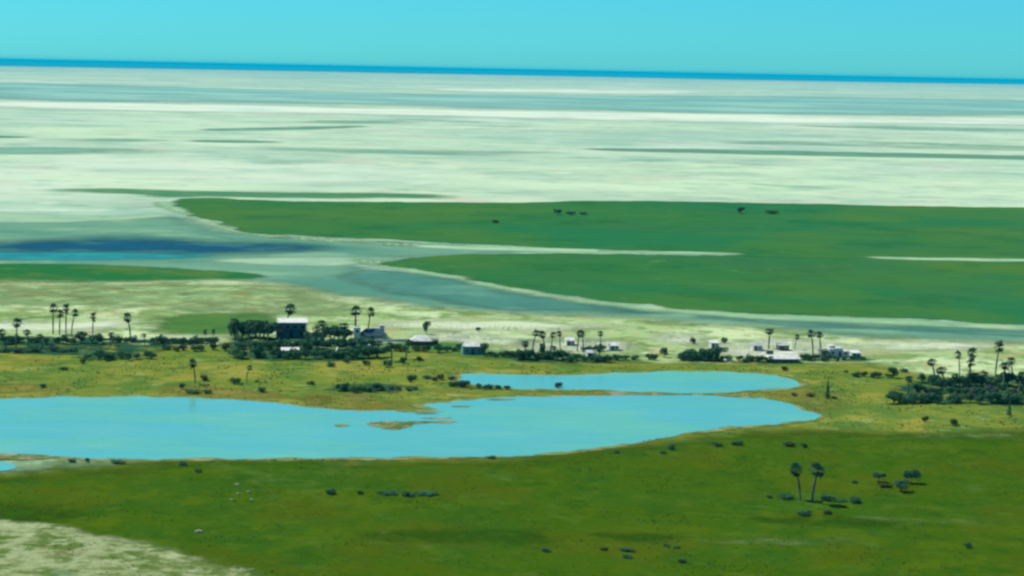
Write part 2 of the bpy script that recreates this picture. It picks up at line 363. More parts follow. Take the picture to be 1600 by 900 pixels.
sheet('mud_shore', 0.27, [[(-40, 724), (60, 718), (120, 714), (230, 715), (225, 727), (110, 731), (30, 741), (-40, 746)]],
    ground_mat('grey_shore', A(140, 170, 128), [(A(176, 204, 160), 7, 0.46, 0.62, 0.8), (A(96, 118, 60), 9, 0.54, 0.68, 0.7), (A(92, 140, 112), 12, 0.55, 0.7, 0.6)], fade=2.5, amp=5, nsize=10), 10)
sheet('bare_ground', 0.31, [
    [(-160, 806), (0, 814), (60, 815), (100, 822), (150, 838), (200, 845), (250, 856), (300, 872), (350, 884), (410, 902), (430, 960), (-160, 960)]],
    ground_mat('bare_earth', A(166, 178, 126), [(A(92, 118, 48), 11, 0.42, 0.56, 0.9), (A(188, 202, 150), 6, 0.52, 0.66, 0.8), (A(140, 176, 142), 14, 0.56, 0.7, 0.7), (A(86, 112, 42), 3.2, 0.52, 0.68, 0.6), (A(112, 98, 52), 20, 0.62, 0.72, 0.5)],
               fade=2.2, amp=6, nsize=12, bump=(1.4, 0.5)), 10, res=(200, 110))

# ------------------------------------------------------------------ the lake
LAKE = lake = [(-500, 632), (-140, 626), (0, 625), (100, 622), (200, 620), (280, 623), (380, 627), (440, 633), (500, 640), (560, 644), (640, 645), (682, 642.5), (684, 641), (660, 637), (655, 633), (690, 630), (725, 627), (765, 623.5), (800, 621.5),
        (880, 620.5), (960, 619.5), (1080, 618.8), (1120, 619), (1180, 622), (1210, 629), (1240, 637), (1265, 645), (1279, 651), (1270, 657), (1240, 662), (1180, 667), (1130, 671), (1080, 676), (1030, 684),
        (1000, 691), (960, 698), (900, 706), (850, 711), (780, 714), (700, 716), (600, 718), (500, 718), (400, 718), (300, 718), (240, 721), (150, 718), (60, 713), (0, 714), (-140, 716), (-500, 712)]
UPPER = upper = [(716, 588), (735, 585), (800, 586), (850, 588), (900, 587), (950, 585), (1040, 582), (1100, 582), (1150, 583), (1200, 587), (1235, 593), (1252, 600), (1240, 607), (1195, 611), (1140, 614), (1105, 617), (1085, 617), (1030, 615.5), (960, 612), (930, 610), (860, 610),
         (810, 610.5), (790, 606), (745, 604), (722, 598)]
def water_mat(name, deep, shallow, rough):
    b = N(name)
    col = b.mix(b.step(b.noise(45, 4), 0.42, 0.66), deep, shallow)
    col = b.mix(b.math('MULTIPLY', b.step(b.noise(16, 4, stretch=(.5, 1, 1)), 0.5, 0.68), 0.5), col, (0.15, 0.41, 0.28, 1))
    p = b.bsdf(col, rough, 0.5); p.inputs['IOR'].default_value = 1.33
    # cat's paws: patches where the wind roughens the surface
    wind = b.step(b.noise(22, 4, stretch=(.45, 1, 1), off=4.0), 0.44, 0.62)
    b.l(b.math('MULTIPLY_ADD', wind, 0.26, rough - 0.08), p.inputs['Roughness'])
    bn = b.n('ShaderNodeBump'); bn.inputs['Distance'].default_value = 0.07
    b.l(b.math('MULTIPLY_ADD', wind, 0.5, 0.15), bn.inputs['Strength'])
    b.l(b.noise(0.9, 3), bn.inputs['Height']); b.l(bn.outputs[0], p.inputs['Normal'])
    b.l(p.outputs[0], b.out.inputs[0]); return b.m
margin_m = ground_mat('lake_margin', A(132, 146, 78), [(A(164, 172, 118), 5, 0.48, 0.62, 0.8), (A(84, 120, 52), 4, 0.52, 0.62, 0.8), (A(112, 108, 60), 8, 0.54, 0.64, 0.7)], fade=1.6, amp=4.2, nsize=8, shift=2.4)
sheet('lake_margin', 0.33, [LAKE], margin_m, 5.0, res=(420, 130)); sheet('lake_margin', 0.325, [UPPER], margin_m, 4.0, res=(300, 80))
lake_m = water_mat('lake_water', (0.100, 0.385, 0.285, 1), (0.108, 0.400, 0.310, 1), 0.22)
inlet = [(-60, 723), (10, 723), (26, 730), (22, 737), (-60, 742)]
flat('lake_water', [ragged(lake, 2.7, 11, step=1.0, seed=1.0)], 0.36, lake_m)
flat('pond_water', [ragged(upper, 2.1, 9, step=1.0, seed=4.0)], 0.36, lake_m)
flat('inlet_water', [ragged(inlet, 0.5, 6, seed=7.0)], 0.36, lake_m)
islet_m = ground_mat('islet', A(136, 148, 98), [(A(92, 116, 56), 4, 0.44, 0.58, 0.9), (A(186, 166, 134), 5, 0.52, 0.64, 0.8), (A(78, 96, 52), 2.2, 0.54, 0.64, 0.8)])
for nm, ps, a in (('islet', [(566, 664), (590, 660.5), (640, 660.5), (690, 660), (716, 660.5), (716, 662.5), (680, 663), (648, 665), (637, 672), (606, 674.5), (588, 670)], 1.5),
                  ('islet', [(519, 666), (545, 665), (546, 668.5), (524, 669)], 0.4),
                  ('islet', [(-60, 710), (40, 711.5), (82, 714), (80, 719), (30, 721), (-60, 718)], 0.5),
                                    ('islet', [(640, 648), (668, 647), (690, 648.2), (664, 650)], 0.7),                   ('islet', [(700, 637), (726, 635.6), (738, 637), (716, 639)], 0.7),                   ('mud_spit', [(612, 643), (652, 643.5), (700, 645), (668, 646.5), (630, 646)], 0.8), ('mud_spit', [(650, 655), (690, 653.5), (712, 655), (680, 657)], 0.7),
                  ('mud_spit', [(748, 626), (790, 624.5), (812, 626), (780, 628)], 0.7), ('mud_spit', [(1104, 618.5), (1150, 620), (1196, 624), (1150, 623)], 0.6),
                  ('sandbar', [(940, 613.5), (1000, 615.5), (1060, 617), (1088, 617.7), (1060, 619.2), (1000, 619.2), (940, 619.2)], 0.4)):
    flat(nm, [ragged(ps, a, 5, seed=len(ps))], 0.42, islet_m)

# ------------------------------------------------------------------ air
bm = bmesh.new(); bmesh.ops.create_cube(bm, size=1.0)
for v in bm.verts: v.co = Vector((v.co.x * 8.4e5, v.co.y * 8.4e5, 117.0 if v.co.z > 0 else -1.0))
me = bpy.data.meshes.new('haze'); bm.to_mesh(me); bm.free()
hm = bpy.data.materials.new('haze'); hm.use_nodes = True; hn = hm.node_tree; hn.nodes.clear()
pv = hn.nodes.new('ShaderNodeVolumePrincipled'); ho = hn.nodes.new('ShaderNodeOutputMaterial')
pv.inputs['Density'].default_value = HAZE; pv.inputs['Color'].default_value = HAZE_COL
hn.links.new(pv.outputs[0], ho.inputs['Volume']); me.materials.append(hm)
tag(link('haze', me), kind='stuff')

# ------------------------------------------------------------------ plants
def leaf_mat(name, dark, light, warm, thin=0.28):
    b = N(name)
    at = b.n('ShaderNodeAttribute', attribute_name='tone')
    oi = b.n('ShaderNodeObjectInfo')
    c = b.mix(b.step(at.outputs['Fac'], 0.1, 0.9), dark, light)
    c = b.mix(b.math('MULTIPLY', oi.outputs['Random'], 0.55), c, warm)
    p = b.bsdf(c, 0.7, 0.2); tl = b.n('ShaderNodeBsdfTranslucent'); b.l(c, tl.inputs[0]); mx = b.n('ShaderNodeMixShader'); mx.inputs[0].default_value = thin
    b.l(p.outputs[0], mx.inputs[1]); b.l(tl.outputs[0], mx.inputs[2]); b.l(mx.outputs[0], b.out.inputs[0]); return b.m
LEAF = leaf_mat('dark_foliage', (0.014, 0.075, 0.042, 1), (0.075, 0.20, 0.07, 1), (0.022, 0.12, 0.078, 1))
LEAF_OLIVE = leaf_mat('olive_foliage', (0.03, 0.065, 0.012, 1), (0.085, 0.13, 0.03, 1), (0.055, 0.08, 0.02, 1))
LEAF_GREY = leaf_mat('grey_foliage', (0.06, 0.10, 0.075, 1), (0.12, 0.17, 0.12, 1), (0.05, 0.09, 0.08, 1))
PALM = leaf_mat('palm_foliage', (0.014, 0.064, 0.040, 1), (0.045, 0.125, 0.06, 1), (0.02, 0.085, 0.064, 1))
def bark_mat(name, a, c):
    b = N(name); p = b.bsdf(b.mix(b.step(b.noise(0.25, 4, stretch=(1, 1, 0.4)), 0.4, 0.65), a, c), 0.95, 0.05); b.l(p.outputs[0], b.out.inputs[0]); return b.m
BARK = bark_mat('bark', (0.09, 0.085, 0.06, 1), (0.16, 0.15, 0.11, 1))
PALM_BARK = bark_mat('palm_bark', (0.12, 0.125, 0.09, 1), (0.22, 0.22, 0.16, 1))

def mesh_of(name, V, F, mat, tone=None):
    me = bpy.data.meshes.new(name); me.from_pydata(V, [], F); me.materials.append(mat)
    if tone is not None:
        at = me.attributes.new('tone', 'FLOAT', 'POINT'); at.data.foreach_set('value', np.array(tone, np.float32))
    return me
def tube(V, F, pts, rad, n=7):
    prev = None
    for i, (p, r) in enumerate(zip(pts, rad)):
        p = Vector(p); d = (Vector(pts[min(i + 1, len(pts) - 1)]) - Vector(pts[max(i - 1, 0)])).normalized()
        u = d.orthogonal().normalized() if prev is None else (prev - d * prev.dot(d)).normalized(); prev = u
        v = d.cross(u); b = len(V)
        for k in range(n):
            a = 2 * math.pi * k / n; V.append(tuple(p + (u * math.cos(a) + v * math.sin(a)) * r))
        if i:
            for k in range(n): F.append((b - n + k, b - n + (k + 1) % n, b + (k + 1) % n, b + k))
    F.append(tuple(len(V) - n + k for k in range(n)))
def leaves(V, F, T, rng, lobes, count, size):
    vol = [a * b * c for _, (a, b, c) in lobes]; tot = sum(vol)
    for (c, r), vv in zip(lobes, vol):
        base = rng.random()
        for _ in range(max(6, int(count * vv / tot))):
            d = Vector((rng.gauss(0, 1), rng.gauss(0, 1), rng.gauss(0, 1))).normalized()
            q = 0.55 + 0.5 * rng.random() ** 0.6
            p = Vector((c[0] + d.x * r[0] * q, c[1] + d.y * r[1] * q, max(0.05, c[2] + d.z * r[2] * q)))
            nrm = (d + Vector((rng.gauss(0, .6), rng.gauss(0, .6), rng.gauss(0, .6)))).normalized()
            u = nrm.orthogonal().normalized(); u.rotate(Matrix.Rotation(rng.random() * 6.28, 3, nrm)); v = nrm.cross(u)
            s = size * (0.6 + 0.8 * rng.random()); b = len(V); t = min(1, max(0, base * 0.6 + rng.random() * 0.5))
            for x, y in ((-1, 0), (0, -.55), (1, 0), (0, .55)):
                V.append(tuple(p + u * x * s + v * y * s)); T.append(t)
            F.append((b, b + 1, b + 2, b + 3))

def make_palm(seed, h, cr, lean):
    rng = random.Random(seed); V, F = [], []
    n = 8; ax = rng.random() * 6.28
    pts = [(math.cos(ax) * lean * (i / n) ** 2, math.sin(ax) * lean * (i / n) ** 2, h * i / n - (0.3 if i == 0 else 0)) for i in range(n + 1)]
    tube(V, F, pts, [0.30 - 0.10 * min(1, i / n * 1.6) + (0.08 if 3 <= i <= 5 else 0) for i in range(n + 1)], 8)
    trunk = mesh_of('palm_trunk', V, F, PALM_BARK); lop = rng.random() * 6.28
    V, F, T = [], [], []; top = Vector(pts[-1])
    for k in range(40):
        el = R(-62 + 135 * ((k + 0.5) / 40) ** 0.9 + rng.uniform(-12, 12)); a = k * 2.399 + rng.random() * 0.9
        if rng.random() < .12: continue
        d = Vector((math.cos(a) * math.cos(el), math.sin(a) * math.cos(el), math.sin(el)))
        base = top + d * 0.1; L = cr * (0.34 + 0.42 * rng.random()) * (1 + .28 * math.cos(a - lop)); tip = base + d * L + Vector((0, 0, -0.12 * L))
        side = d.cross(Vector((0, 0, 1)));  side = side.normalized() if side.length > 1e-3 else Vector((1, 0, 0))
        up = side.cross(d).normalized(); t = 0.75 * (k / 40) + 0.25 * rng.random()
        b = len(V)                                       # leaf stalk
        for p in (base - side * .03, base + side * .03, tip + side * .02, tip - side * .02): V.append(tuple(p)); T.append(t)
        F.append((b, b + 1, b + 2, b + 3))
        nb = 9; fl = cr * (0.44 + 0.12 * rng.random())   # the fan: stiff blades spreading from the stalk's end
        for j in range(nb):
            g = R(-95 + 190 * j / (nb - 1)); dd = d * math.cos(g) + side * math.sin(g) + up * (0.25 * rng.random() - 0.05)
            dd.normalize(); dd.z -= 0.12; pe = dd.cross(up).normalized() if dd.cross(up).length > 1e-3 else side
            b = len(V); m = tip + dd * fl * 0.55
            for p in (tip, m + pe * fl * .13 + up * .03, tip + dd * fl * (0.9 + .2 * rng.random()) - Vector((0, 0, .06)), m - pe * fl * .13): V.append(tuple(p)); T.append(t)
            F.append((b, b + 1, b + 2, b + 3))
    return [('trunk', trunk), ('crown', mesh_of('palm_crown', V, F, PALM, T))]

def make_tree(seed, h, cw, flatness, leaf=LEAF):
    """unit tree: trunk with limbs and an uneven crown of leaf clumps"""
    rng = random.Random(seed); V, F = [], []
    fork = h * (0.42 if flatness < .8 else 0.3)
    bend = (rng.uniform(-.2, .2), rng.uniform(-.2, .2))
    tube(V, F, [(0, 0, -0.3), (bend[0] * .4, bend[1] * .4, fork * .5), (bend[0], bend[1], fork)], [0.05 * h, 0.036 * h, 0.03 * h])
    lobes = []
    for k in range(7):
        a = k * 2.4 + rng.random(); rr = cw * 0.5 * (0.25 + 0.55 * rng.random())
        c = (bend[0] + math.cos(a) * rr, bend[1] + math.sin(a) * rr, h * (0.62 + 0.24 * rng.random()) if flatness < .8 else h * (0.42 + 0.4 * rng.random()))
        r = cw * (0.17 + 0.12 * rng.random()); lobes.append((c, (r, r, r * (0.55 if flatness < .8 else 0.85))))
        mid = (bend[0] * .6 + c[0] * .4, bend[1] * .6 + c[1] * .4, fork + (c[2] - fork) * .6)
        tube(V, F, [(bend[0], bend[1], fork - .05), mid, c], [0.022 * h, 0.015 * h, 0.006 * h], 5)
    trunk = mesh_of('tree_trunk', V, F, BARK); V, F, T = [], [], []
    leaves(V, F, T, rng, lobes, 620, 0.07 * cw)
    return [('trunk', trunk), ('crown', mesh_of('tree_crown', V, F, leaf, T))]

def make_bush(seed, leaf=LEAF, spiky=False):
    """bush 1 m high and about 1.4 m wide: a few stems and leaf clumps down to the ground"""
    rng = random.Random(seed); V, F = [], []; lobes = []
    for k in range(6):
        a = k * 1.05 + rng.random(); rr = 0.42 * rng.random() ** .7 + .08
        c = (math.cos(a) * rr, math.sin(a) * rr, 0.3 + 0.36 * rng.random() * (1 - rr)); r = 0.2 + 0.14 * rng.random()
        lobes.append((c, (r, r, r * (0.9 if not spiky else 1.4))))
        tube(V, F, [(c[0] * .15, c[1] * .15, -.1), (c[0] * .5, c[1] * .5, c[2] * .5), c], [.03, .022, .01], 5)
    stem = mesh_of('bush_stems', V, F, BARK); V, F, T = [], [], []
    leaves(V, F, T, rng, lobes, 520, 0.08)
    return [('stem', stem), ('foliage', mesh_of('bush_foliage', V, F, leaf, T))]

def make_slim(seed):
    rng = random.Random(seed); V, F = [], []
    tube(V, F, [(0, 0, -.3), (0.05, 0, 4), (0, .05, 8.6)], [.2, .13, .03])
    trunk = mesh_of('slim_trunk', V, F, BARK); V, F, T = [], [], []
    lobes = [((rng.uniform(-.15, .15), rng.uniform(-.15, .15), 0.9 + k * 1.05), (1.15 - k * .125,) * 2 + (0.8,)) for k in range(8)]
    leaves(V, F, T, rng, lobes, 520, 0.26)
    return [('trunk', trunk), ('crown', mesh_of('slim_crown', V, F, LEAF, T))]

PROTO = {
    'palm': [make_palm(11 + i, h, 2.0, l) for i, (h, l) in enumerate([(10, .4), (10, 1.2), (10, -.8), (9.4, 1.9), (10.4, .9), (9.0, -1.5)])],
    'tree': [make_tree(31 + i, 5.0, 5.0, f) for i, f in enumerate([.9, .95, .85, .9, 1.0])],
    'flat_tree': [make_tree(51 + i, 4.0, 6.4, .5) for i in range(3)],
    'bush': [make_bush(71 + i) for i in range(6)],
    'olive_bush': [make_bush(91 + i, LEAF_OLIVE) for i in range(4)],
    'grey_bush': [make_bush(101 + i, LEAF_GREY) for i in range(3)],
    'slim': [make_slim(111)],
}
NAMES = {'palm': ('palm_tree', 'palm tree'), 'tree': ('leafy_tree', 'tree'), 'flat_tree': ('flat_topped_tree', 'tree'), 'bush': ('bush', 'bush'),
         'olive_bush': ('bush', 'bush'), 'grey_bush': ('bush', 'bush'), 'slim': ('conical_tree', 'tree')}
UNIT = {'palm': (11.3, 4.6), 'tree': (4.9, 5.4), 'flat_tree': (3.9, 6.6), 'bush': (0.95, 1.35), 'olive_bush': (0.95, 1.35), 'grey_bush': (0.95, 1.35), 'slim': (9.3, 2.5)}
prng = random.Random(5)
def plant(kind, px, py, hpx, wpx, label, group=None, z=0.2):
    p = G(px, py); d = math.hypot(p[0], p[1]); m = math.hypot(d, H) / FPX
    hu, wu = UNIT[kind]; sz = hpx * m / hu; sx = (wpx * m / wu) * (1.15 if kind == 'palm' else 1.0)
    variants = PROTO[kind]; parts = variants[prng.randrange(len(variants))]
    nm, cat = NAMES[kind]
    o = empty(nm, (p[0], p[1], z), prng.random() * 6.28)
    o.scale = (sx, sx, sz)
    for pn, me in parts: link(pn, me, o)
    tag(o, label, cat, group)
    return o

ORD = ['first', 'second', 'third', 'fourth', 'fifth', 'sixth', 'seventh', 'eighth', 'ninth', 'tenth', 'eleventh', 'twelfth', 'thirteenth', 'fourteenth', 'fifteenth', 'sixteenth', 'seventeenth', 'eighteenth']
def size_word(h, lo, hi):
    t = (h - lo) / max(hi - lo, .1)
    return 'tall' if t > .72 else 'low' if t < .28 else 'mid-sized'
def thicket(x0, x1, n, base, hl, hh, phrase, group, kinds=('bush', 'tree'), slope=0.0, jit=1.6, wf=1.25, colour='dark'):
    for i in range(n):
        x = x0 + (x1 - x0) * (i + 0.5) / n + prng.uniform(-.3, .3) * (x1 - x0) / n
        y = base + slope * (x - x0) + prng.uniform(-jit, jit); h = 1.18 * hl + (hh - hl) * prng.random() ** 1.3
        k = kinds[prng.randrange(len(kinds))]
        sp = (x1 - x0) / n
        wd = max(h * wf * prng.uniform(.85, 1.3), sp * 1.1)
        noun = 'tree' if k == 'tree' else 'bush'
        plant(k, x, y, h, wd, f"{size_word(h, hl, hh)} {colour} {noun}, {ORD[i]} from left in {phrase}", group)

# thickets, far to near
thicket(2, 160, 12, 538, 9, 19, "the left-edge thicket's back row", 'back row of the left-edge thicket')
thicket(168, 214, 4, 537, 9, 13, "the clump below the lone palm", 'clump below the lone palm', ('bush',))
thicket(238, 338, 11, 538, 9, 14, "the long hedge-like row left of the lodge", 'dark row left of the lodge', ('bush',))
thicket(0, 124, 7, 551, 6, 12, "the left-edge thicket's middle row", 'middle row of the left-edge thicket', ('bush', 'grey_bush', 'bush'))
thicket(134, 246, 9, 563, 8, 15, "the left thicket's front row", 'front row of the left thicket', ('bush', 'tree'))
thicket(362, 426, 6, 530, 18, 27, "the group left of the lodge", 'trees left of the lodge', ('tree',))
thicket(486, 545, 5, 533, 15, 21, "the gap between lodge and blue-roofed house", 'trees between lodge and blue-roofed house', ('tree', 'bush'))
thicket(372, 592, 15, 547, 12, 17, "the back row below the lodge", 'back row of the belt below the lodge', ('bush', 'tree'))
thicket(362, 596, 17, 561, 13, 19, "the front row below the lodge", 'front row of the belt below the lodge', ('bush', 'tree', 'bush'))
thicket(806, 884, 8, 563, 13, 19, "the clump under the small palms", 'clump under the palm row', ('bush', 'tree'))
thicket(886, 956, 6, 566, 9, 14, "the low clump above the pond", 'clump by the pond', ('bush',))
thicket(908, 946, 4, 549, 8, 12, "the small group on pale sand", 'group on the pale sand', ('bush', 'tree'))
thicket(1066, 1122, 6, 564, 14, 20, "the round clump above the pond", 'round clump above the pond', ('tree', 'bush'))
thicket(1160, 1204, 5, 567, 9, 13, "the row left of the long house", 'bushes left of the long white-roofed house', ('bush',))
thicket(1250, 1300, 5, 564, 8, 12, "the row right of the long house", 'bushes right of the long white-roofed house', ('bush',))
thicket(1304, 1356, 5, 563, 5, 8, "the row before the white block house", 'bushes by the white block house', ('bush',))
thicket(1452, 1612, 12, 604, 14, 21, "the right-edge thicket's back row", 'back row of the right-edge thicket', ('bush', 'tree'))
thicket(1428, 1612, 11, 618, 12, 17, "the right-edge thicket's middle row", 'middle row of the right-edge thicket', ('bush', 'grey_bush', 'tree'))
thicket(1386, 1612, 15, 631, 12, 21, "the right-edge thicket's front row", 'front row of the right-edge thicket', ('bush', 'tree'))
thicket(526, 592, 6, 613, 10, 15, "the clump above the lake spit", 'clump above the lake spit', ('bush',))
thicket(594, 652, 5, 611, 5, 8, "the low growth above the lake spit", 'grey growth above the lake spit', ('grey_bush',), colour='grey green')
thicket(702, 734, 3, 606, 9, 13, "the trio on the pond's left shore", 'trio on the pond shore', ('bush',))
thicket(740, 794, 5, 609, 7, 10, "the low row on the left pond shore", 'row along the pond shore', ('bush',))

thicket(598, 720, 8, 551, 8, 14, "the loose line right of the lodge rows", 'loose line right of the lodge rows', ('bush', 'olive_bush', 'tree'))
thicket(760, 806, 4, 558, 8, 14, "the gap left of the palm-row clump", 'bushes left of the palm-row clump', ('bush', 'olive_bush'))
thicket(958, 1034, 5, 563, 7, 12, "the loose line above the pond's middle", 'loose line above the pond', ('bush', 'olive_bush'))
thicket(1122, 1160, 3, 564, 8, 13, "the gap right of the round clump", 'bushes right of the round clump', ('bush', 'olive_bush'))
thicket(250, 356, 7, 549, 8, 14, "the loose line before the hedge-like row", 'loose line before the hedge-like row', ('bush', 'olive_bush', 'grey_bush'))
thicket(640, 716, 5, 594, 6, 10, "the scatter left of the pond", 'scatter left of the pond', ('olive_bush', 'bush'))
thicket(1330, 1396, 5, 590, 6, 11, "the scatter left of the right-edge thicket", 'scatter left of the right-edge thicket', ('olive_bush', 'bush'))

def palm_row(xs, ys, hs, phrase, group):
    for i, (x, y, h) in enumerate(zip(xs, ys, hs)):
        plant('palm', x, y, h, h * .52 + 2, f"short dark palm, {ORD[i]} from left in {phrase}", group)
palm_row([372, 389, 406, 418], [534, 538, 533, 536], [33, 26, 31, 27], 'the trees left of the lodge', 'short palms left of the lodge')
palm_row([492, 506, 522, 538], [540, 536, 541, 538], [28, 33, 24, 30], 'the gap between lodge and blue-roofed house', 'short palms right of the lodge')
palm_row([548, 590, 612, 634], [560, 558, 566, 563], [27, 24, 29, 31], 'the right half of the belt below the lodge', 'short palms in the belt')
palm_row([9, 44, 66, 172, 226], [547, 543, 545, 541, 540], [32, 25, 21, 20, 17], 'the left-edge thicket', 'short palms in the left-edge thicket')
palm_row([820, 866, 936], [562, 564, 566], [27, 22, 21], 'the clump under the small palms', 'short palms in that clump')
palm_row([1418, 1476, 1540, 1568, 1592], [618, 607, 612, 606, 618], [28, 33, 30, 37, 34], 'the right-edge thicket', 'short palms in the right-edge thicket')

